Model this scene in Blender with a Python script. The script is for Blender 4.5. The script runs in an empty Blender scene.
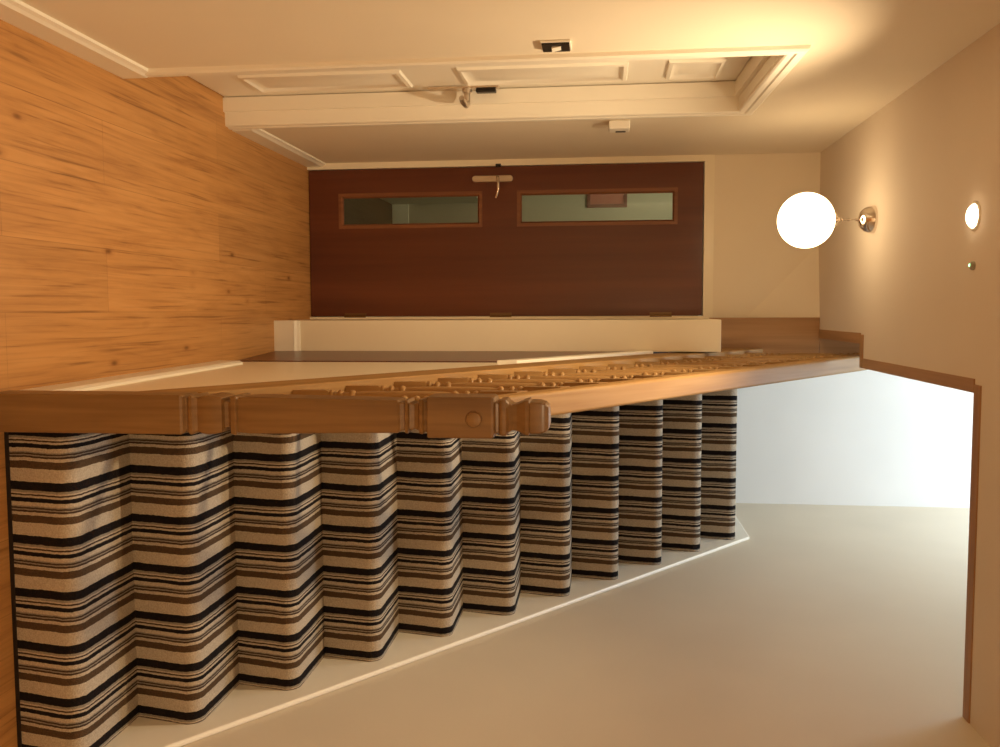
import bpy, bmesh, math, random
from mathutils import Vector, Matrix
random.seed(7)
scene = bpy.context.scene
COL = scene.collection
R = math.radians

# ------------------------------------------------------------------ helpers
class MB:
    """collects shapes in world coordinates, links them as ONE mesh object"""
    def __init__(s): s.v = []; s.f = []
    def add(s, vs, fs):
        o = len(s.v); s.v += [tuple(v) for v in vs]; s.f += [tuple(i + o for i in f) for f in fs]; return s
    def box(s, x0, x1, y0, y1, z0, z1):
        return s.add([(x0,y0,z0),(x1,y0,z0),(x1,y1,z0),(x0,y1,z0),(x0,y0,z1),(x1,y0,z1),(x1,y1,z1),(x0,y1,z1)],
                     [(0,3,2,1),(4,5,6,7),(0,1,5,4),(1,2,6,5),(2,3,7,6),(3,0,4,7)])
    def hexa(s, vs):
        return s.add(vs, [(0,3,2,1),(4,5,6,7),(0,1,5,4),(1,2,6,5),(2,3,7,6),(3,0,4,7)])
    def loft(s, rings, cap=True):
        n = len(rings[0]); vs = [p for r in rings for p in r]; fs = []
        for k in range(len(rings) - 1):
            for i in range(n):
                j = (i + 1) % n
                fs.append((k*n+i, k*n+j, (k+1)*n+j, (k+1)*n+i))
        if cap: fs.append(tuple(range(n-1, -1, -1))); fs.append(tuple((len(rings)-1)*n + i for i in range(n)))
        return s.add(vs, fs)
    def prism_x(s, poly, x0, x1, dr=None):       # poly in (y, z)
        d = dr or (lambda y: 0.0)
        return s.loft([[(x0 + d(y), y, z) for y, z in poly], [(x1 + d(y), y, z) for y, z in poly]])
    def lathe(s, prof, c, ax='z', n=24, cap=True):     # prof: (radius, along)
        rings = []
        for r, h in prof:
            ring = []
            for i in range(n):
                a = 2*math.pi*i/n; p, q = max(r, 1e-5)*math.cos(a), max(r, 1e-5)*math.sin(a)
                if ax == 'z': ring.append((c[0]+p, c[1]+q, c[2]+h))
                elif ax == 'y': ring.append((c[0]+p, c[1]+h, c[2]+q))
                else: ring.append((c[0]+h, c[1]+p, c[2]+q))
            rings.append(ring)
        return s.loft(rings, cap)
    def tube(s, pts, rad, n=10):
        pts = [Vector(p) for p in pts]; rings = []
        for i, p in enumerate(pts):
            t = (pts[min(i+1, len(pts)-1)] - pts[max(i-1, 0)]).normalized()
            u = t.orthogonal().normalized()
            if abs(t.z) < .9: u = t.cross(Vector((0,0,1))).normalized()
            w = t.cross(u); r = rad[i] if isinstance(rad, (list, tuple)) else rad
            rings.append([tuple(p + u*r*math.cos(2*math.pi*k/n) + w*r*math.sin(2*math.pi*k/n)) for k in range(n)])
        return s.loft(rings)
    def build(s, name, mat, parent=None, smooth=False, bevel=0.0, seg=2, loc=None, angle=35):
        base = Vector(loc) if loc is not None else (Vector(parent.location) if parent and not parent.parent else Vector((0,0,0)))
        if parent is not None: base = world_loc(parent)
        me = bpy.data.meshes.new(name)
        me.from_pydata([tuple(Vector(v) - base) for v in s.v], [], s.f)
        bm = bmesh.new(); bm.from_mesh(me); bmesh.ops.recalc_face_normals(bm, faces=bm.faces); bm.to_mesh(me); bm.free()
        o = bpy.data.objects.new(name, me); COL.objects.link(o)
        if parent is not None: o.parent = parent
        else: o.location = base
        if mat: me.materials.append(mat)
        if smooth:
            for p in me.polygons: p.use_smooth = True
            try: me.set_sharp_from_angle(angle=R(angle))
            except Exception: pass
        if bevel:
            b = o.modifiers.new('bevel', 'BEVEL'); b.width = bevel; b.segments = seg; b.limit_method = 'ANGLE'; b.angle_limit = R(30)
            b.harden_normals = False
        return o
def world_loc(o):
    v = Vector(o.location)
    while o.parent: o = o.parent; v += Vector(o.location)
    return v
def tag(o, label=None, cat=None, group=None, kind=None):
    if label: o['label'] = label
    if cat: o['category'] = cat
    if group: o['group'] = group
    if kind: o['kind'] = kind
    return o
def empty(name, loc, label, cat, group=None, kind=None):
    o = bpy.data.objects.new(name, None); COL.objects.link(o); o.location = loc; o.empty_display_size = .05
    return tag(o, label, cat, group, kind)

# ------------------------------------------------------------------ materials
def newmat(name):
    m = bpy.data.materials.new(name); m.use_nodes = True
    nt = m.node_tree; b = nt.nodes['Principled BSDF']
    return m, nt, b
def L(nt, a, b): nt.links.new(a, b)
def node(nt, t, **kw):
    n = nt.nodes.new(t)
    for k, v in kw.items(): setattr(n, k, v)
    return n
def ramp(nt, stops, interp='LINEAR'):
    n = nt.nodes.new('ShaderNodeValToRGB'); cr = n.color_ramp; cr.interpolation = interp
    while len(cr.elements) > 1: cr.elements.remove(cr.elements[-1])
    cr.elements[0].position = stops[0][0]; cr.elements[0].color = (*stops[0][1], 1)
    for p, c in stops[1:]:
        e = cr.elements.new(p); e.color = (*c, 1)
    return n
def paint(name, col, rough=.55, bump=.02, scale=90, spec=.4):
    m, nt, b = newmat(name)
    tc = node(nt, 'ShaderNodeTexCoord'); nz = node(nt, 'ShaderNodeTexNoise'); nz.inputs['Scale'].default_value = scale; nz.inputs['Detail'].default_value = 3
    L(nt, tc.outputs['Object'], nz.inputs['Vector'])
    n2 = node(nt, 'ShaderNodeTexNoise'); n2.inputs['Scale'].default_value = 2.2; n2.inputs['Detail'].default_value = 2
    L(nt, tc.outputs['Object'], n2.inputs['Vector'])
    r = ramp(nt, [(.3, tuple(c*.97 for c in col)), (.7, tuple(min(1, c*1.02) for c in col))])
    L(nt, n2.outputs['Fac'], r.inputs['Fac']); L(nt, r.outputs['Color'], b.inputs['Base Color'])
    bp = node(nt, 'ShaderNodeBump'); bp.inputs['Strength'].default_value = bump; bp.inputs['Distance'].default_value = .01
    L(nt, nz.outputs['Fac'], bp.inputs['Height']); L(nt, bp.outputs['Normal'], b.inputs['Normal'])
    b.inputs['Roughness'].default_value = rough; b.inputs['Specular IOR Level'].default_value = spec
    return m
def wood(name, dark, mid, light, axis='z', rough=.38, scale=1.0, slope=None, streak=.5, spec=.5, coat=0):
    m, nt, b = newmat(name)
    tc = node(nt, 'ShaderNodeTexCoord'); mp = node(nt, 'ShaderNodeMapping')
    L(nt, tc.outputs['Object'], mp.inputs['Vector'])
    if slope is not None: mp.inputs['Rotation'].default_value = (-slope, 0, 0)
    s2 = node(nt, 'ShaderNodeVectorMath', operation='MULTIPLY')
    k = {'x': (1, 22, 22), 'y': (22, 1, 22), 'z': (22, 22, 1)}[axis]
    s2.inputs[1].default_value = tuple(v*scale for v in k)
    L(nt, mp.outputs['Vector'], s2.inputs[0])
    n1 = node(nt, 'ShaderNodeTexNoise'); n1.inputs['Scale'].default_value = 1.5; n1.inputs['Detail'].default_value = 5; n1.inputs['Distortion'].default_value = .8
    L(nt, s2.outputs[0], n1.inputs['Vector'])
    n3 = node(nt, 'ShaderNodeTexNoise'); n3.inputs['Scale'].default_value = 7; n3.inputs['Detail'].default_value = 4
    L(nt, s2.outputs[0], n3.inputs['Vector'])
    mx = node(nt, 'ShaderNodeMath', operation='MULTIPLY_ADD'); mx.inputs[1].default_value = streak
    L(nt, n3.outputs['Fac'], mx.inputs[0]); L(nt, n1.outputs['Fac'], mx.inputs[2])
    r = ramp(nt, [(.45, dark), (.68, mid), (.95, light)])
    L(nt, mx.outputs[0], r.inputs['Fac']); L(nt, r.outputs['Color'], b.inputs['Base Color'])
    b.inputs['Roughness'].default_value = rough; b.inputs['Specular IOR Level'].default_value = spec
    if coat: b.inputs['Coat Weight'].default_value = coat; b.inputs['Coat Roughness'].default_value = .15
    bp = node(nt, 'ShaderNodeBump'); bp.inputs['Strength'].default_value = .05; bp.inputs['Distance'].default_value = .002
    L(nt, n3.outputs['Fac'], bp.inputs['Height']); L(nt, bp.outputs['Normal'], b.inputs['Normal'])
    return m
def metal(name, col, rough):
    m, nt, b = newmat(name); b.inputs['Metallic'].default_value = 1
    nz = node(nt, 'ShaderNodeTexNoise'); nz.inputs['Scale'].default_value = 60
    r = ramp(nt, [(.3, tuple(c*.9 for c in col)), (.7, col)]); L(nt, nz.outputs['Fac'], r.inputs['Fac']); L(nt, r.outputs['Color'], b.inputs['Base Color'])
    b.inputs['Roughness'].default_value = rough; return m
def emit(name, col, strength):
    m, nt, b = newmat(name); b.inputs['Base Color'].default_value = (*col, 1)
    b.inputs['Emission Color'].default_value = (*col, 1); b.inputs['Emission Strength'].default_value = strength
    return m

SLOPE = math.atan(.769)
WALL = paint('cream_wall_paint', (.80, .72, .58), .7, .03)
CEIL = paint('cream_ceiling_paint', (.72, .64, .54), .8, .03)
STAIRWALL = paint('off_white_wall_paint', (.68, .61, .50), .75, .03)
FARWALL = paint('pale_stairwell_paint', (.76, .76, .75), .75, .03)
GLOSS = paint('cream_gloss_paint', (.86, .79, .63), .33, .008, 40, .5)
WHITE = paint('white_gloss_paint', (.86, .82, .72), .35, .008, 40, .5)
OAKC = ((.25, .130, .042), (.33, .185, .064), (.40, .24, .092))
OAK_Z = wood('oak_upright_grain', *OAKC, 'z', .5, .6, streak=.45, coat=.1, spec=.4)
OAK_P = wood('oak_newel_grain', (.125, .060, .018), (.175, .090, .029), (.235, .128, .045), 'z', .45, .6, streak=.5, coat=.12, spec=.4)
OAK_S = wood('oak_sloping_grain', *OAKC, 'y', .55, .6, slope=SLOPE, streak=.45, coat=.0, spec=.2)
TRIMC = ((.30, .160, .070), (.38, .212, .095), (.45, .255, .12))
TRIM_Y = wood('brown_wood_long_grain', *TRIMC, 'y', .5, .6, streak=.3)
TRIM_X = wood('brown_wood_cross_grain', *TRIMC, 'x', .5, .6, streak=.3)
TRIM_Z = wood('brown_wood_upright_grain', *TRIMC, 'z', .5, .6, streak=.3)
MAHOG = wood('mahogany_veneer', (.085, .021, .010), (.112, .029, .013), (.15, .042, .018), 'z', .28, .22, streak=.3, spec=.5)
BEAD = wood('mahogany_bead', (.14, .05, .022), (.19, .07, .03), (.24, .095, .04), 'z', .35, .6)
CHROME = metal('chrome', (.82, .74, .66), .12)
SATIN = metal('satin_nickel', (.70, .62, .53), .32)
BRASSY = metal('dull_brass_hinge', (.24, .15, .08), .5)
DARK = paint('black_plastic', (.012, .009, .008), .35, .01)
PLASTIC = paint('white_plastic', (.85, .81, .72), .35, .005, 30)

def floor_mat():
    m, nt, b = newmat('oak_laminate_planks')
    tc = node(nt, 'ShaderNodeTexCoord')
    sep = node(nt, 'ShaderNodeSeparateXYZ'); L(nt, tc.outputs['Object'], sep.inputs[0])
    cmb = node(nt, 'ShaderNodeCombineXYZ'); L(nt, sep.outputs['Y'], cmb.inputs['X']); L(nt, sep.outputs['X'], cmb.inputs['Y'])
    br = node(nt, 'ShaderNodeTexBrick'); br.offset = .37; br.offset_frequency = 2; br.squash = 1
    br.inputs['Scale'].default_value = 1; br.inputs['Brick Width'].default_value = 1.28; br.inputs['Row Height'].default_value = .192
    br.inputs['Mortar Size'].default_value = .0012; br.inputs['Mortar Smooth'].default_value = .3
    br.inputs['Color1'].default_value = (.94, .94, .94, 1); br.inputs['Color2'].default_value = (1.06, 1.06, 1.06, 1); br.inputs['Mortar'].default_value = (.78, .78, .78, 1)
    L(nt, cmb.outputs[0], br.inputs['Vector'])
    # grain, stretched along the planks (Y)
    s = node(nt, 'ShaderNodeVectorMath', operation='MULTIPLY'); s.inputs[1].default_value = (13, 1.15, 1)
    off = node(nt, 'ShaderNodeVectorMath', operation='ADD')
    L(nt, tc.outputs['Object'], s.inputs[0]); L(nt, s.outputs[0], off.inputs[0]); L(nt, br.outputs['Color'], off.inputs[1])
    n1 = node(nt, 'ShaderNodeTexNoise'); n1.inputs['Scale'].default_value = 1.1; n1.inputs['Detail'].default_value = 6; n1.inputs['Roughness'].default_value = .6; n1.inputs['Distortion'].default_value = 1.3
    L(nt, off.outputs[0], n1.inputs['Vector'])
    r1 = ramp(nt, [(.28, (.36, .165, .052)), (.40, (.46, .225, .072)), (.55, (.52, .262, .086)), (.75, (.57, .30, .108))])
    L(nt, n1.outputs['Fac'], r1.inputs['Fac'])
    s2 = node(nt, 'ShaderNodeVectorMath', operation='MULTIPLY'); s2.inputs[1].default_value = (60, 1.7, 1); L(nt, tc.outputs['Object'], s2.inputs[0])
    n2 = node(nt, 'ShaderNodeTexNoise'); n2.inputs['Scale'].default_value = 1.4; n2.inputs['Detail'].default_value = 5; n2.inputs['Distortion'].default_value = .6; L(nt, s2.outputs[0], n2.inputs['Vector'])
    r2 = ramp(nt, [(.30, (.40, .33, .28)), (.385, (.80, .77, .74)), (.52, (1, 1, 1)), (.72, (1.06, 1.06, 1.04))]); L(nt, n2.outputs['Fac'], r2.inputs['Fac'])
    mul = node(nt, 'ShaderNodeMixRGB', blend_type='MULTIPLY'); mul.inputs[0].default_value = .68
    L(nt, r1.outputs['Color'], mul.inputs[1]); L(nt, r2.outputs['Color'], mul.inputs[2])
    # knots
    s3 = node(nt, 'ShaderNodeVectorMath', operation='MULTIPLY'); s3.inputs[1].default_value = (8.5, 3.6, 1); L(nt, tc.outputs['Object'], s3.inputs[0])
    vo = node(nt, 'ShaderNodeTexVoronoi'); vo.inputs['Scale'].default_value = 1; vo.inputs['Randomness'].default_value = 1; L(nt, s3.outputs[0], vo.inputs['Vector'])
    rk = ramp(nt, [(0, (.22, .15, .11)), (.035, (.42, .33, .27)), (.085, (.86, .82, .78)), (.16, (1, 1, 1))]); L(nt, vo.outputs['Distance'], rk.inputs['Fac'])
    m2 = node(nt, 'ShaderNodeMixRGB', blend_type='MULTIPLY'); m2.inputs[0].default_value = .8
    L(nt, mul.outputs[0], m2.inputs[1]); L(nt, rk.outputs['Color'], m2.inputs[2])
    m3 = node(nt, 'ShaderNodeMixRGB', blend_type='MULTIPLY'); m3.inputs[0].default_value = 1
    L(nt, m2.outputs[0], m3.inputs[1]); L(nt, br.outputs['Color'], m3.inputs[2]); L(nt, m3.outputs[0], b.inputs['Base Color'])
    b.inputs['Roughness'].default_value = .5; b.inputs['Specular IOR Level'].default_value = .35
    bp = node(nt, 'ShaderNodeBump'); bp.inputs['Strength'].default_value = .06; bp.inputs['Distance'].default_value = .003
    L(nt, n2.outputs['Fac'], bp.inputs['Height']); L(nt, bp.outputs['Normal'], b.inputs['Normal'])
    return m
FLOOR = floor_mat()

def carpet_mat():
    m, nt, b = newmat('striped_wool_carpet')
    geo = node(nt, 'ShaderNodeTexCoord')                       # every step's origin shares x = 0
    sep = node(nt, 'ShaderNodeSeparateXYZ'); L(nt, geo.outputs['Object'], sep.inputs[0])
    nz = node(nt, 'ShaderNodeTexNoise'); nz.inputs['Scale'].default_value = 75; nz.inputs['Detail'].default_value = 3; L(nt, geo.outputs['Object'], nz.inputs['Vector'])
    nzb = node(nt, 'ShaderNodeTexNoise'); nzb.inputs['Scale'].default_value = 9; nzb.inputs['Detail'].default_value = 1; L(nt, geo.outputs['Object'], nzb.inputs['Vector'])
    a = node(nt, 'ShaderNodeMath', operation='MULTIPLY_ADD'); a.inputs[1].default_value = .0038; L(nt, nz.outputs['Fac'], a.inputs[0]); L(nt, sep.outputs['X'], a.inputs[2])
    a2 = node(nt, 'ShaderNodeMath', operation='MULTIPLY_ADD'); a2.inputs[1].default_value = .006; L(nt, nzb.outputs['Fac'], a2.inputs[0]); L(nt, a.outputs[0], a2.inputs[2])
    sub = node(nt, 'ShaderNodeMath', operation='SUBTRACT'); sub.inputs[1].default_value = .435 + .0049 - .1378*4; L(nt, a2.outputs[0], sub.inputs[0])
    dv = node(nt, 'ShaderNodeMath', operation='DIVIDE'); dv.inputs[1].default_value = .1378; L(nt, sub.outputs[0], dv.inputs[0])
    fr = node(nt, 'ShaderNodeMath', operation='FRACT'); L(nt, dv.outputs[0], fr.inputs[0])
    BL = (.012, .009, .009); BE = (.44, .37, .285); BW = (.082, .050, .028); DB = (.055, .033, .024); GR = (.25, .215, .17)
    stops = [(0, BL), (.082, GR), (.125, BE), (.150, DB), (.182, BE), (.222, BL), (.297, BE), (.375, GR), (.395, DB), (.428, GR), (.452, DB), (.485, BE), (.545, BW), (.680, BE), (.918, BL)]
    r = ramp(nt, stops, 'CONSTANT'); L(nt, fr.outputs[0], r.inputs['Fac'])
    fz = node(nt, 'ShaderNodeTexNoise'); fz.inputs['Scale'].default_value = 260; fz.inputs['Detail'].default_value = 2; L(nt, geo.outputs['Object'], fz.inputs['Vector'])
    rf = ramp(nt, [(.3, (.70, .70, .70)), (.7, (1.15, 1.15, 1.15))]); L(nt, fz.outputs['Fac'], rf.inputs['Fac'])
    mu = node(nt, 'ShaderNodeMixRGB', blend_type='MULTIPLY'); mu.inputs[0].default_value = .8; L(nt, r.outputs['Color'], mu.inputs[1]); L(nt, rf.outputs['Color'], mu.inputs[2])
    L(nt, mu.outputs[0], b.inputs['Base Color'])
    b.inputs['Roughness'].default_value = .95; b.inputs['Specular IOR Level'].default_value = .1
    b.inputs['Sheen Weight'].default_value = 0
    bp = node(nt, 'ShaderNodeBump'); bp.inputs['Strength'].default_value = .7; bp.inputs['Distance'].default_value = .004
    L(nt, fz.outputs['Fac'], bp.inputs['Height']); L(nt, bp.outputs['Normal'], b.inputs['Normal'])
    return m
CARPET = carpet_mat()

def glass_mat():
    m = bpy.data.materials.new('clear_glass'); m.use_nodes = True; nt = m.node_tree; nt.nodes.clear()
    out = node(nt, 'ShaderNodeOutputMaterial'); tr = node(nt, 'ShaderNodeBsdfTransparent'); tr.inputs[0].default_value = (.86, .93, .86, 1)
    gl = node(nt, 'ShaderNodeBsdfGlossy'); gl.inputs['Roughness'].default_value = .03
    fr = node(nt, 'ShaderNodeFresnel'); fr.inputs['IOR'].default_value = 1.45
    mx = node(nt, 'ShaderNodeMixShader'); L(nt, fr.outputs[0], mx.inputs[0]); L(nt, tr.outputs[0], mx.inputs[1]); L(nt, gl.outputs[0], mx.inputs[2]); L(nt, mx.outputs[0], out.inputs[0])
    return m
GLASS = glass_mat()

# ------------------------------------------------------------------ measured layout (metres)
H = 2.533                      # ceiling
XLW, XRW = -.75, 1.165         # left wall, wall beside the stairs
YB, YFAR = 4.45, 5.42          # wall with the brown door, far wall of the stairwell
YBEHIND = -1.7
ZTOP = 5.0
r_, g_, d0 = .195, .243, 2.0666
DL = (2.722, 3.445, 1.995)     # left door opening: y0, y1, top
def drift(y): return -.0080*(y - 2.5)      # the balustrade leans very slightly off the corridor's line
def ST(name, label, cat, mb, mat, **kw):
    loc = kw.pop('loc', (0,0,0)); o = mb.build(name, mat, None, loc=loc, **kw); return tag(o, label, cat, None, 'structure')

# ------------------------------------------------------------------ room shell
ST('floor', 'oak-look laminate plank floor running down the hallway', 'floor', MB().box(-1.0, 1.3, YBEHIND-.1, YB+.05, -.12, 0), FLOOR)
w = MB()
w.box(XLW-.14, XLW, YBEHIND, DL[0]-.012, 0, ZTOP).box(XLW-.14, XLW, DL[1]+.012, YB+.1, 0, ZTOP)
w.prism_x([(DL[0]-.012, DL[2]+.034), (DL[1]+.012, DL[2]+.012), (DL[1]+.012, ZTOP), (DL[0]-.012, ZTOP)], XLW-.14, XLW)
ST('wall_left', 'cream painted wall on the side of the white panelled door', 'wall', w, WALL)
w = MB()
w.box(-.75, .178, YB, YB+.1, 2.030, ZTOP).box(.035, .178, YB, YB+.1, 0, 2.03)
ST('wall_back', 'cream wall above the brown glazed door', 'wall', w, WALL)
f = MB()  # added facet, tilted towards the globe to shape the lit patch of wall
f.add([(.045, YB, 2.19), (-.31, YB, H), (.045, YB-.055, H), (.045, YB+.01, H), (-.31, YB+.01, H), (.045, YB+.01, 2.19)],
      [(0,1,2), (0,2,3,5), (1,4,3,2), (0,5,4,1), (3,4,5)])
ST('wall_lit_facet', 'sloping triangular facet added for the lit patch above the brown door', 'wall', f, WALL)
ST('wall_return', 'short white wall return standing between the brown door and the cupboard door', 'wall', MB().box(.042, .1835, 3.95, YB-.001, 0, 2.014), GLOSS, bevel=.003)
ST('wall_right', 'tall off-white wall beside the striped stairs', 'wall', MB().box(XRW, XRW+.12, YBEHIND, YFAR+.1, 0, ZTOP), STAIRWALL)
ST('wall_far', 'pale daylit wall at the top of the stairs', 'wall', MB().box(.03, XRW, YFAR, YFAR+.1, 1.9, ZTOP), FARWALL)
ST('wall_landing', 'hidden wall closing the left of the stair landing', 'wall', MB().box(.03, .05, YB+.1, YFAR, 1.98, ZTOP), STAIRWALL)
ST('wall_behind', 'cream wall behind the viewer', 'wall', MB().box(XLW-.14, XRW+.12, YBEHIND-.1, YBEHIND, 0, H), WALL)
ST('wall_upstairs', 'upstairs wall over the hallway ceiling', 'wall', MB().box(XLW, XRW, 1.55, 1.65, H+.22, ZTOP), STAIRWALL)
ST('ceiling_upstairs', 'white ceiling high over the stairwell', 'ceiling', MB().box(XLW-.14, XRW+.12, 1.55, YFAR+.1, ZTOP, ZTOP+.1), CEIL)
c = MB()
YO, XO, YN, XN, YE = 2.575, .222, 3.69, .122, 4.39
c.box(XLW, XRW, YBEHIND, YO-.02, H, H+.22).box(XLW, XO-.012, YO-.02, YN-.02, H, H+.22).box(XLW, XN-.022, YN-.02, YE, H, H+.22).box(XLW, .24, YE+.012, YB, H, H+.22).box(XLW, XN-.022, YE, YE+.012, H, H+.22)
ST('ceiling', 'cream hallway ceiling with the stair opening cut into it', 'ceiling', c, CEIL)
# wooden lining of the stair opening
ZT = H - .004
ST('trim_1', 'brown wood lining board across the near edge of the stair opening', 'trim', MB().box(XO-.012, XRW, YO-.02, YO+.025, ZT, H+.26), TRIM_X, bevel=.002)
ST('trim_2', 'brown wood lining board along the long hallway edge of the stair opening', 'trim', MB().box(XO-.028, XO+.012, YO+.025, YN-.02, ZT, H+.26), TRIM_Y, bevel=.002)
ST('trim_3', 'short brown wood lining board at the notch step of the stair opening', 'trim', MB().box(XN-.022, XO+.012, YN-.02, YN+.02, ZT, H+.26), TRIM_X, bevel=.002)
ST('trim_4', 'brown wood lining board along the notch of the stair opening', 'trim', MB().box(XN-.028, XN+.016, YN+.02, YE, ZT, H+.26), TRIM_Y, bevel=.002)
ST('trim_5', 'wide brown wood board under the ceiling above the white wall return', 'trim', MB().box(.037, .258, YE, YE+.024, 2.016, H-.001).box(XN-.022, .245, YE, YE+.012, H, H+.26), TRIM_Z, bevel=.002)

# skirting: stepped white boards
def skirt(y0, y1, x, side, h=.10, t=.017):
    s = side
    prof = [(x, 0), (x+s*t, 0), (x+s*t, h-.022), (x+s*(t-.006), h-.012), (x+s*(t-.010), h), (x, h)]
    return MB().loft([[(a, y0, b) for a, b in prof], [(a, y1, b) for a, b in prof]])
ST('baseboard_left', 'white skirting board on the near side of the white panelled door', 'skirting', skirt(YBEHIND, 2.690, XLW, 1, .10, .019), WHITE)
ST('baseboard_left_far', 'short white skirting board between the white door and the brown door', 'skirting', skirt(3.517, YB-.012, XLW, 1), WHITE)
b_ = MB(); prof = [(3.95, 0), (3.933, 0), (3.933, .095), (3.94, .106), (3.944, .118), (3.95, .118)]
b_.loft([[(.042, a, b) for a, b in prof], [(.186, a, b) for a, b in prof]])
ST('baseboard_return', 'white skirting board across the foot of the short white wall return', 'skirting', b_, WHITE)

# panel under the stairs
XP = .213
def ln(b, y): return b + .769*(y - 2)
pan = MB()
pan.prism_x([(2.09, 0), (3.49, 0), (3.49, ln(.2475, 3.49)), (2.09, ln(.2475, 2.09))], XP, XP+.02, drift)
pan.prism_x([(3.49, 1.30), (3.945, 1.30+.20), (3.945, ln(.2475, 3.945)), (3.49, ln(.2475, 3.49))], XP+.024, XP+.034, drift)
ST('wall_under_stairs', 'white triangular panel closing the space under the stairs', 'wall', pan, GLOSS)
sk = MB(); h = .10
for y0, y1 in ((2.098, 3.33),):
    pr = [(XP, 0), (XP-.015, 0), (XP-.015, h-.012), (XP-.008, h), (XP, h)]
    sk.loft([[(a+drift(y0), y0, b) for a, b in pr], [(a+drift(y1), y1, b) for a, b in pr]])
ST('baseboard_stairs', 'white skirting board along the foot of the panel under the stairs', 'skirting', sk, WHITE)
tr = MB(); ya, yb = 3.25, 3.948
tr.prism_x([(ya, ln(.235, ya)-.01), (yb, ln(.235, yb)-.01), (yb, ln(.235, yb)-.085), (ya, ln(.235, ya)-.085)], XP-.024, XP+.003, drift)
ST('trim_6', 'bright white sloping board over the head of the under-stairs cupboard door', 'trim', tr, WHITE, bevel=.003)

# ------------------------------------------------------------------ door 1: white panelled door on the left
d1 = empty('door_1', (-.85, 3.07, 0), 'white panelled door set in the left wall, seen edge-on', 'door', kind='structure')
y0, y1, zt = DL
leaf = MB(); XF = -.85
leaf.box(XF-.04, XF, y0+.004, y1-.004, .006, zt-.004)
leaf_o = leaf.build('door_leaf', WHITE, d1)
cols = [(y0+.105, 2.985), (3.135, y1-.085)]
rows = [(.185, .785), (.985, 1.585), (1.72, 1.915)]
for (a, b) in cols:
    for (p, q) in rows:
        m = MB(); rings = []
        for inset, dx in ((0, 0), (.004, .009), (.016, .012), (.026, .004), (.034, .001)):
            rings.append([(XF+dx, a+inset, p+inset), (XF+dx, b-inset, p+inset), (XF+dx, b-inset, q-inset), (XF+dx, a+inset, q-inset)])
        for inset, dx in ((.05, .002), (.07, .008)):
            rings.append([(XF+dx, a+inset, p+inset), (XF+dx, b-inset, p+inset), (XF+dx, b-inset, q-inset), (XF+dx, a+inset, q-inset)])
        m.loft(rings)
        m.build('door_panel', WHITE, leaf_o, smooth=True, angle=50)
# lining with stop, and moulded architrave
fr = MB()
def around(mb, prof):
    """prof: list of (x, outward distance from the opening edge); sweeps up, over and down with mitres"""
    ring = lambda yy, s, z, dz: [(x, yy + s*d, z + dz*d) for x, d in prof]
    mb.loft([ring(y0, -1, 0, 0), ring(y0, -1, zt+.022, 1), ring(y1, 1, zt, 1), ring(y1, 1, 0, 0)])
around(fr, [(-.895, 0), (-.895, .012), (XLW, .012), (XLW, .004), (-.79, .004), (-.79, 0), (-.85, 0), (-.85, -.0)][:6] + [(-.846, 0), (-.846, -.002), (-.894, -.002)][:0])
stop = MB(); around(stop, [(-.792, .004), (-.792, -.012), (-.846, -.012), (-.846, .004)])
fr.build('door_lining', WHITE, d1)
stop.build('door_stop', WHITE, d1)
ar = MB(); around(ar, [(XLW, .006), (XLW+.009, .006), (XLW+.012, .012), (XLW+.012, .030), (XLW+.016, .036), (XLW+.016, .056), (XLW+.011, .064), (XLW, .066)])
ar.build('architrave', WHITE, d1)
hd = MB().box(XF, XF+.011, 3.375, 3.418, .835, 1.11)
hd_o = hd.build('handle_plate', SATIN, d1, bevel=.005, seg=3); hd_o['label'] = 'long satin metal handle plate'
pts = [(XF+.008, 3.396, .985), (XF+.048, 3.396, .985), (XF+.066, 3.392, .985), (XF+.075, 3.375, .984), (XF+.076, 3.35, .982), (XF+.075, 3.31, .981), (XF+.069, 3.285, .981)]
hl = MB().tube(pts, [.012, .012, .0125, .0125, .012, .0115, .010], 14).lathe([(.018, 0), (.018, .014), (.013, .018)], (XF+.010, 3.396, .985), 'x')
hl.build('lever', SATIN, hd_o, smooth=True)
MB().box(XF+.011, XF+.026, 3.382, 3.412, 1.02, 1.095).build('lock_case', DARK, hd_o, bevel=.003)

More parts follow.
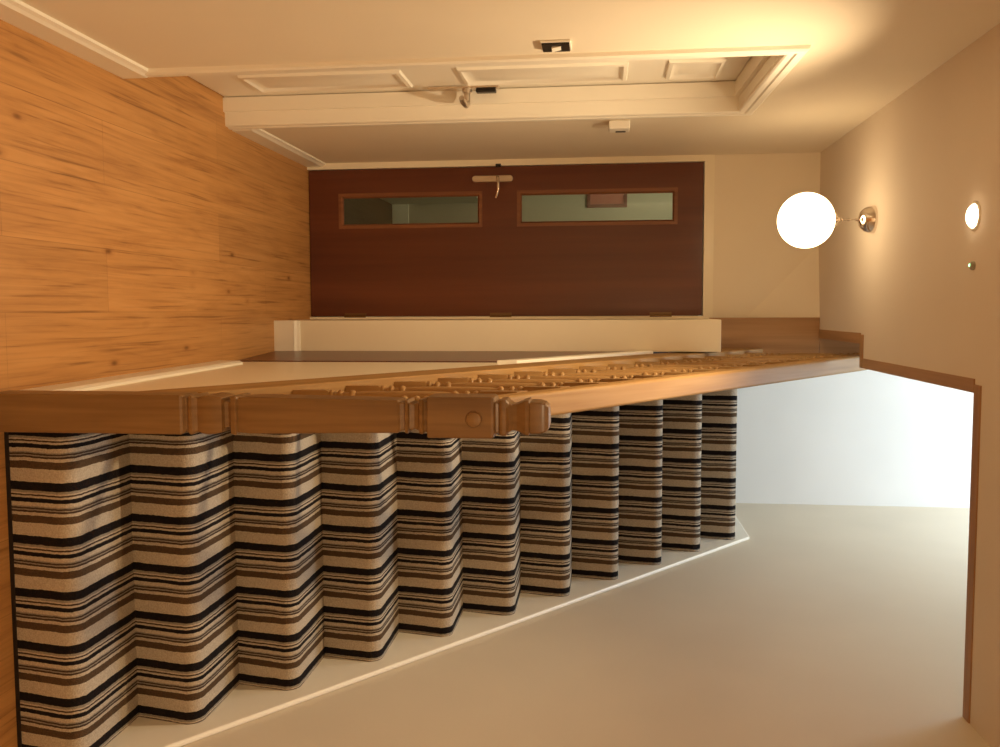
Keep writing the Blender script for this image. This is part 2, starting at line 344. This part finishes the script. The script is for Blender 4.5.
# ------------------------------------------------------------------ door 2: brown glazed door in the back wall
d2 = empty('door_2', (-.346, YB, 0), 'dark red-brown flush door with two narrow glass panes and a lever handle', 'door', kind='structure')
xa, xb, za, zb = -.717, .026, .004, 1.985
gx0, gx1 = -.588, -.430
Z1, Z2 = (.168, .888), (1.083, 1.853)
lf = MB(); yf, yr = YB+.004, YB+.044
lf.box(xa, gx0, yf, yr, za, zb).box(gx1, xb, yf, yr, za, zb)
for a, b in ((za, Z1[0]), (Z1[1], Z2[0]), (Z2[1], zb)): lf.box(gx0, gx1, yf, yr, a, b)
leaf2 = lf.build('door_leaf', MAHOG, d2)
for (p, q) in (Z1, Z2):
    bd = MB(); rings = []
    # glazing bead: a frame swept round the opening
    prof = [(-.012, -.010), (-.012, .0), (-.004, .0), (.008, .008), (.012, .012), (.012, -.0)]
    def rg(cx, cz, sx, sz): return [(cx - sx*(d), yf - .012 + (dy+.010), cz - sz*(d)) for d, dy in [(-.010, 0), (.006, 0), (.014, .012), (.014, .018), (-.010, .018)]]
    cor = [(gx0, p, -1, -1), (gx1, p, 1, -1), (gx1, q, 1, 1), (gx0, q, -1, 1)]
    rr = [rg(*k) for k in cor]; n = len(rr[0])
    vs = [v for r in rr for v in r]; fs = []
    for k in range(4):
        k2 = (k+1) % 4
        for i in range(n):
            j = (i+1) % n; fs.append((k*n+i, k*n+j, k2*n+j, k2*n+i))
    bd.add(vs, fs)
    bo = bd.build('glazing_bead', BEAD, leaf2)
    MB().box(gx0-.004, gx1+.004, YB+.020, YB+.026, p-.004, q+.004).build('glass_pane', GLASS, leaf2)
cs = MB()
cs.box(-.752, xa-.003, YB-.010, YB+.1, 0, 2.036).box(xb+.003, .0415, YB-.010, YB+.1, 0, 2.036).box(xa-.003, xb+.003, YB-.010, YB+.1, 1.989, 2.036)
cs.build('door_frame', GLOSS, d2)
pl = MB(); rings = []
cxp, hw = -.6575, .0165
for yy, sc in ((yf, 1), (yf-.007, 1), (yf-.010, .86)):
    ring = []
    for i in range(24):
        a = 2*math.pi*i/24; cz = .951 + (.0865 if math.sin(a) > 1e-6 else -.0865)
        ring.append((cxp + hw*sc*math.cos(a), yy, cz + hw*sc*math.sin(a)))
    rings.append(ring)
pl.loft(rings)
plo = pl.build('handle_plate', SATIN, leaf2, smooth=True); plo['label'] = 'satin nickel back plate'
pts = [(cxp, yf-.006, .982), (cxp, yf-.045, .982), (cxp+.010, yf-.056, .983), (cxp+.03, yf-.058, .986), (cxp+.06, yf-.056, .985), (cxp+.085, yf-.054, .979), (cxp+.10, yf-.050, .972)]
MB().tube(pts, [.008, .008, .008, .0075, .0065, .006, .005], 12).build('lever', CHROME, plo, smooth=True)
MB().box(xa-.012, xa+.004, YB-.016, YB+.002, .968, .995).build('latch', DARK, d2, bevel=.003)
for (p, q) in ((.183, .295), (.936, 1.045), (1.732, 1.838)):
    hg = MB().lathe([(.006, 0), (.006, q-p)], (xb+.0015, YB-.007, p), 'z', 12).box(xb-.016, xb+.001, YB-.001, YB+.005, p, q)
    hg.build('hinge', BRASSY, d2, smooth=True)

# ------------------------------------------------------------------ door 3: cupboard door under the stairs
d3 = empty('door_3', (.2, 3.72, 0), 'dark brown under-stairs cupboard door with a sloping top, between white panel and wall return', 'door', kind='structure')
cd = MB(); cd.prism_x([(3.494, .005), (3.945, .005), (3.945, ln(.16, 3.945)), (3.494, ln(.16, 3.494))], XP-.004, XP+.022, lambda y: drift(3.494) - .020*(y-3.494)/.45)
cd.build('door_leaf', MAHOG, d3)
for z0 in (.216, 1.419, 1.80):
    MB().lathe([(.0055, 0), (.0055, .082)], (.193, 3.942, z0), 'z', 10).box(.188, .194, 3.938, 3.949, z0, z0+.082).build('hinge', DARK, d3, smooth=True)

# ------------------------------------------------------------------ staircase
st = empty('staircase', (0, 2.05, 0), 'straight flight of stairs in black, brown and beige striped carpet', 'stairs')
XS0, XS1 = .262, 1.147
def zk(k): return k*r_ + .004*max(0, k-5)
def step_profile(k):
    yb_ = d0 + (k-1)*g_; zb_ = zk(k-1); zt_ = zk(k); ov = .031; rad = .038
    pts = [(yb_, zb_), (yb_ - ov*.62, zb_ + (r_-rad)*.62), (yb_ - ov, zb_ + r_ - rad)]
    for i in range(1, 9):
        a = math.pi/2*i/8
        pts.append((yb_ - ov + rad*(1-math.cos(a)), zt_ - rad + rad*math.sin(a)))
    return pts, yb_, zb_, zt_
for k in range(1, 12):
    pts, yb_, zb_, zt_ = step_profile(k)
    yend = yb_ + g_ + .012 if k < 11 else YFAR - .002
    bot = max(.0, zb_ - .0) if k == 1 else zb_
    poly = pts + [(yend - .012, zt_), (yend, zt_ - .004), (yend, bot), ]
    s_ = MB().prism_x(poly, XS0 if k > 1 else .2965, XS1)
    o = s_.build('step', CARPET, st, smooth=True, angle=40)
MB().box(.2965, XS1, d0-.0045, d0-.0002, .0005, .011).build('shade_strip', DARK, st)  # black strip added as the shade in the gap under the first riser
ws = MB()
def wl(y): return .363 + .79*(y - 2.16)
YL = 4.545
top = [(2.02, wl(2.02)), (YL, wl(YL)), (YFAR, wl(YL))]
for z_in in (0,):
    prof = [(1.143, -.012), (1.148, 0), (XRW, 0)]
poly = [(2.02, 0), (2.02, wl(2.02)), (YL, wl(YL)), (YFAR-.001, wl(YL)), (YFAR-.001, wl(YL)-.3), (YL, wl(YL)-.45), (2.4, 0)]
ws.prism_x(poly, 1.1475, XRW-.001)
wso = ws.build('wall_string', WHITE, st, bevel=.006, seg=3); wso['label'] = 'white stair string along the wall'
os_ = MB(); XST = .197
poly = [(2.0965, ln(.437, 2.0965)), (YE-.006, ln(.437, YE-.006)), (YE-.006, ln(.25, YE-.006)), (2.0965, ln(.25, 2.0965))]
os_.prism_x(poly, XST, .261, lambda y: drift(y)*.75)
oso = os_.build('outer_string', OAK_S, st, bevel=.004); oso['label'] = 'oak stair string under the balusters'

# ------------------------------------------------------------------ banister
bn = empty('banister', (.2365, 2.05, 0), 'oak banister with square newel post, sloping handrail and turned balusters', 'banister')
nx, ny = .2455, 2.0475
prof = [(0, .0475), (.498, .0475), (.504, .0450), (.509, .0395), (.513, .0385), (.517, .0440), (.522, .0468), (.528, .0468), (.533, .0425), (.539, .0405),
        (.552, .0450), (.567, .0468), (.585, .0450), (.600, .0415), (.604, .0325), (.612, .0305), (.620, .0325), (.624, .0450), (.634, .0465), (.638, .0460), (.641, .0415),
        (.652, .0425), (.668, .0440), (.70, .0437), (1.026, .0385), (1.031, .0345), (1.041, .0320), (1.044, .0385), (1.050, .0390), (1.053, .0325), (1.064, .0295), (1.074, .0325), (1.078, .0395), (1.085, .0405), (1.089, .0360), (1.096, .0360),
        (1.0975, .0470), (1.100, .0478), (1.246, .0478), (1.252, .0455), (1.256, .0370), (1.262, .0355), (1.266, .0405), (1.272, .0418), (1.280, .0410), (1.286, .0345), (1.294, .0300), (1.304, .0310), (1.314, .0350), (1.321, .0385), (1.324, .0400), (1.332, .0405), (1.335, .0365), (1.342, .0372), (1.358, .0365), (1.370, .0330), (1.377, .0270), (1.380, .0170), (1.3805, .004)]
nw = MB(); rings = []
def rsq(w, z):   # rounded square ring
    c = min(.004, w*.25); ring = []
    for sx, sy, a0 in ((1, 1, 0), (-1, 1, 90), (-1, -1, 180), (1, -1, 270)):
        for t in (0, 45, 90):
            a = R(a0 + t); ring.append((nx + sx*(w-c) + c*math.cos(a), ny + sy*(w-c) + c*math.sin(a), z))
    return ring
nw.loft([rsq(w, z) for z, w in prof])
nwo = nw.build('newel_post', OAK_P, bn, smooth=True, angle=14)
MB().lathe([(.0185, .002), (.0185, -.005), (.0165, -.0085), (.008, -.0105), (.0001, -.0108)], (nx+.003, ny-.0478, 1.207), 'y', 28).build('plug', OAK_P, nwo, smooth=True)
# handrail: rounded section swept along the slope
hr = MB(); xc = .2455; hw = .0335
sec = [(-hw, -.050), (hw, -.050), (hw, -.006), (hw-.006, 0), (-hw+.006, 0), (-hw, -.006)]
def rail(y): return [(xc + a + drift(y)*1.25, y, ln(1.105, y) + b*1.26) for a, b in sec]
hr.loft([rail(y) for y in (2.090, 2.6, 3.1, 3.6, 4.386)])
hr.build('handrail', OAK_S, bn, bevel=.0035)
# balusters: square ends, beads, slim turned middle
def baluster(y):
    x = .2270 + drift(y)*.75; w = .0165
    zb_, zt_ = ln(.437, y) + .0006, ln(1.105, y) - .066
    m = MB()
    def sq(w, z, t=0): return [(x-w, y-w, z-t*w), (x+w, y-w, z-t*w), (x+w, y+w, z+t*w), (x-w, y+w, z+t*w)]
    m.loft([sq(w, zb_, .769), sq(w, zb_+.080), sq(w*.72, zb_+.087)])
    m.loft([sq(w*.72, zt_-.112), sq(w, zt_-.105), sq(w, zt_+.006, .769)])
    z0, z1 = zb_+.083, zt_-.108; Lh = z1 - z0
    pr = [(.011, 0), (.0155, .004), (.0170, .009), (.0155, .014), (.010, .018), (.010, .024), (.0155, .028), (.0170, .033), (.0155, .038), (.010, .042), (.010, .056), (.0155, .060), (.0170, .065), (.0155, .070), (.011, .075), (.0135, .10), (.0145, .14), (.0145, Lh/2)]
    pr = pr + [(a, Lh - b) for a, b in reversed(pr[:-1])]
    m.lathe(pr, (x, y, z0), 'z', 14)
    return m
for k in range(16):
    y = 2.180 + .1384*k - .0165 + .0165
    baluster(y).build('baluster', OAK_Z, bn, smooth=True, angle=40)

# ------------------------------------------------------------------ pendant globe lamp
GX, GY, GZ, GR_ = -.345, 3.58, 2.281, .107
lamp = empty('pendant_lamp', (GX, GY, H), 'glowing white globe lamp hanging from a chrome rose near the brown door', 'lamp')
GLOBE = emit('glowing_opal_glass', (1, .74, .42), 8.5)
rs = MB().lathe([(.053, 0), (.053, -.006), (.0505, -.02), (.043, -.036), (.032, -.048), (.014, -.0545), (.007, -.056), (.006, -.066), (.0001, -.067)], (GX, GY, H), 'z', 36)
rs.build('ceiling_rose', CHROME, lamp, smooth=True)
MB().tube([(GX, GY, H-.062), (GX, GY, GZ+GR_+.030)], .0022, 8).lathe([(.004, 0), (.006, .004), (.006, .010), (.003, .014)], (GX, GY, GZ+GR_+.045), 'z', 12).build('stem', SATIN, lamp, smooth=True)
MB().lathe([(.0315, -.004), (.032, .004), (.026, .012), (.012, .018), (.009, .024), (.010, .032), (.005, .038), (.0001, .039)], (GX, GY, GZ+GR_-.006), 'z', 28).build('lamp_cap', CHROME, lamp, smooth=True)
gp = [(max(.0001, GR_*math.sin(math.pi*i/28)), -GR_*math.cos(math.pi*i/28)) for i in range(29)]
MB().lathe(gp, (GX, GY, GZ), 'z', 40).build('globe', GLOBE, lamp, smooth=True)

# small recessed spotlight
DX, DY = -.26, 2.64
dl = empty('ceiling_spotlight', (DX, DY, H), 'small round lit spotlight recessed in the hallway ceiling', 'spotlight')
MB().lathe([(.027, -.0005), (.030, -.004), (.036, -.005), (.041, -.002), (.041, .0)], (DX, DY, H), 'z', 32, cap=False).build('rim', WHITE, dl, smooth=True)
MB().lathe([(.0001, 0), (.032, 0), (.032, -.005), (.030, -.010), (.024, -.015), (.013, -.0178), (.0001, -.0185)], (DX, DY, H), 'z', 32).build('lens', emit('lit_spot_lens', (1, .80, .52), 14), dl, smooth=True)
# little sensor
sx, sy = -.122, 2.637
sn = empty('ceiling_sensor', (sx, sy, H), 'tiny round ceiling sensor with a green light beside the spotlight', 'sensor')
MB().lathe([(.0125, 0), (.0125, -.006), (.009, -.010), (.0001, -.011)], (sx, sy, H), 'z', 24).build('body', paint('grey_plastic', (.35, .33, .25), .4), sn, smooth=True)
MB().lathe([(.0001, -.0135), (.0035, -.0125), (.0045, -.0105), (.0045, -.008)], (sx-.001, sy+.002, H), 'z', 14).build('indicator', emit('green_led', (.35, 1, .45), 3), sn, smooth=True)

# ------------------------------------------------------------------ wall fittings
sw = empty('light_switch', (XLW, 2.565, 1.36), 'dark light switch with a white rocker on the wall before the white door', 'switch')
MB().box(XLW, XLW+.006, 2.522, 2.606, 1.322, 1.408).build('back_plate', PLASTIC, sw, bevel=.002)
MB().box(XLW+.006, XLW+.011, 2.527, 2.601, 1.326, 1.404).build('face_plate', DARK, sw, bevel=.002)
rk = MB().hexa([(XLW+.010, 2.548, 1.353), (XLW+.017, 2.548, 1.353), (XLW+.017, 2.582, 1.353), (XLW+.010, 2.582, 1.353), (XLW+.010, 2.548, 1.379), (XLW+.012, 2.548, 1.379), (XLW+.012, 2.582, 1.379), (XLW+.010, 2.582, 1.379)])
rk.build('rocker', PLASTIC, sw, bevel=.001)
tb = empty('wall_thermostat', (XLW, 3.63, 1.52), 'small white box with a dark slot on the wall between white and brown doors', 'thermostat')
MB().box(XLW, XLW+.034, 3.590, 3.672, 1.520, 1.604).build('housing', PLASTIC, tb, bevel=.006, seg=3)
MB().box(XLW+.0335, XLW+.0352, 3.640, 3.666, 1.548, 1.588).build('slot', DARK, tb)

# ------------------------------------------------------------------ room behind the brown door
RM = paint('sage_wall_paint', (.52, .47, .37), .8)
YR = 6.3
ST('wall_room_back', 'sage wall of the next room seen through the door glass', 'wall', MB().box(-1.7, .03, YR, YR+.1, 0, 2.45), RM)
ST('wall_room_left', 'left sage wall of the next room', 'wall', MB().box(-1.8, -1.7, YB+.1, YR+.1, 0, 2.45), RM)
ST('wall_room_right', 'right sage wall of the next room', 'wall', MB().box(.0, .03, YB+.1, YR, 0, 1.98), RM)
ST('wall_room_front', 'hidden wall of the next room beside the brown door', 'wall', MB().box(-1.7, -.752, YB, YB+.1, 0, 2.45), RM)
ST('ceiling_room', 'ceiling of the next room', 'ceiling', MB().box(-1.8, .03, YB+.1, YR+.1, 2.45, 2.5), CEIL)
ST('floor_room', 'dark floor of the next room seen through the lower door glass', 'floor', MB().box(-1.8, .03, YB+.05, YR+.1, -.12, 0), wood('dark_room_floor', (.05, .035, .02), (.07, .05, .03), (.09, .065, .04), 'y', .5))
ST('baseboard_room', 'pale skirting board of the next room', 'skirting', MB().box(-1.7, -.0, YR-.016, YR, 0, .12), WHITE, bevel=.004)
pf = empty('picture_frame', (-.77, YR, 1.5), 'small red-brown picture frame on the wall seen through the upper door glass', 'picture')
p = MB(); a0, a1, b0, b1 = -.835, -.715, 1.39, 1.667
p.box(a0, a1, YR-.02, YR, b0, b0+.022).box(a0, a1, YR-.02, YR, b1-.022, b1).box(a0, a0+.022, YR-.02, YR, b0+.022, b1-.022).box(a1-.022, a1, YR-.02, YR, b0+.022, b1-.022)
p.build('frame', paint('red_brown_frame', (.20, .06, .04), .5), pf)
MB().box(a0+.022, a1-.022, YR-.010, YR, b0+.022, b1-.022).build('print', paint('faded_red_print', (.50, .17, .13), .6, .01, 20), pf)
cb = empty('drawer_cabinet', (-.80, YR-.2, 0), 'pale low drawer cabinet seen through the lower door glass', 'cabinet')
MB().box(-1.02, -.76, YR-.42, YR-.02, .0, .66).build('carcass', paint('pale_cabinet', (.55, .52, .42), .5), cb, bevel=.004)
for i in range(3):
    dz = .05 + .2*i
    o = MB().box(-1.0, -.78, YR-.436, YR-.42, dz, dz+.18).build('drawer', paint('pale_drawer', (.60, .56, .46), .45), cb, bevel=.004)
    MB().lathe([(.008, 0), (.006, -.012), (.012, -.022), (.0001, -.026)], (-.89, YR-.436, dz+.09), 'y', 14).build('knob', SATIN, o, smooth=True)

# ------------------------------------------------------------------ light
def light(name, kind, loc, energy, col, **kw):
    l = bpy.data.lights.new(name, kind); l.energy = energy; l.color = col
    for k, v in kw.items(): setattr(l, k, v)
    o = bpy.data.objects.new(name, l); COL.objects.link(o); o.location = loc; return o
WARM = (1, .68, .34)
s = light('spot_beam', 'SPOT', (DX, DY, H-.034), 106, (1, .75, .45), spot_size=R(132), spot_blend=1.0, shadow_soft_size=.03)
hl_ = light('hall_lamp', 'AREA', (.45, -.7, 2.45), 40, (1, .73, .43), shape='DISK', size=.35)
day = light('daylight', 'AREA', (.5, 4.3, 4.85), 68, (.72, .87, 1.0), shape='RECTANGLE', size=1.0, size_y=1.3)
day.rotation_euler = (R(12), 0, 0)
rl = light('next_room_lamp', 'POINT', (-.5, 5.3, 2.2), 13, (1, .90, .70), shadow_soft_size=.1)

w_ = bpy.data.worlds.new('World'); scene.world = w_; w_.use_nodes = True
w_.node_tree.nodes['Background'].inputs[0].default_value = (.5, .6, .75, 1); w_.node_tree.nodes['Background'].inputs[1].default_value = .05

# ------------------------------------------------------------------ camera (photograph taken with the phone turned on its side)
F, YAW, PIT, ROL, EYE = 886.2574, .0712, .1143, -.0048, 1.4977
cy, sy_ = math.cos(YAW), math.sin(YAW)
right0 = Vector((cy, -sy_, 0)); fwd0 = Vector((sy_, cy, 0)); Z = Vector((0, 0, 1))
fwd = fwd0*math.cos(PIT) - Z*math.sin(PIT); up0 = fwd0*math.sin(PIT) + Z*math.cos(PIT)
right = right0*math.cos(ROL) - up0*math.sin(ROL); up = right0*math.sin(ROL) + up0*math.cos(ROL)
cam = bpy.data.cameras.new('camera'); cam.sensor_fit = 'HORIZONTAL'; cam.sensor_width = 36; cam.lens = F/1000*36; cam.clip_start = .02
co = bpy.data.objects.new('camera', cam); COL.objects.link(co)
X_, Y_, Z_ = up, -right, -fwd
M = Matrix(((X_.x, Y_.x, Z_.x, 0), (X_.y, Y_.y, Z_.y, 0), (X_.z, Y_.z, Z_.z, EYE), (0, 0, 0, 1)))
co.matrix_world = M
scene.camera = co
vs = scene.view_settings; vs.view_transform = 'Standard'; vs.look = 'None'; vs.exposure = 0; vs.gamma = 1; vs.use_curve_mapping = False
scene.cycles.max_bounces = 10; scene.cycles.diffuse_bounces = 6
try: scene.cycles.use_denoising = True
except Exception: pass
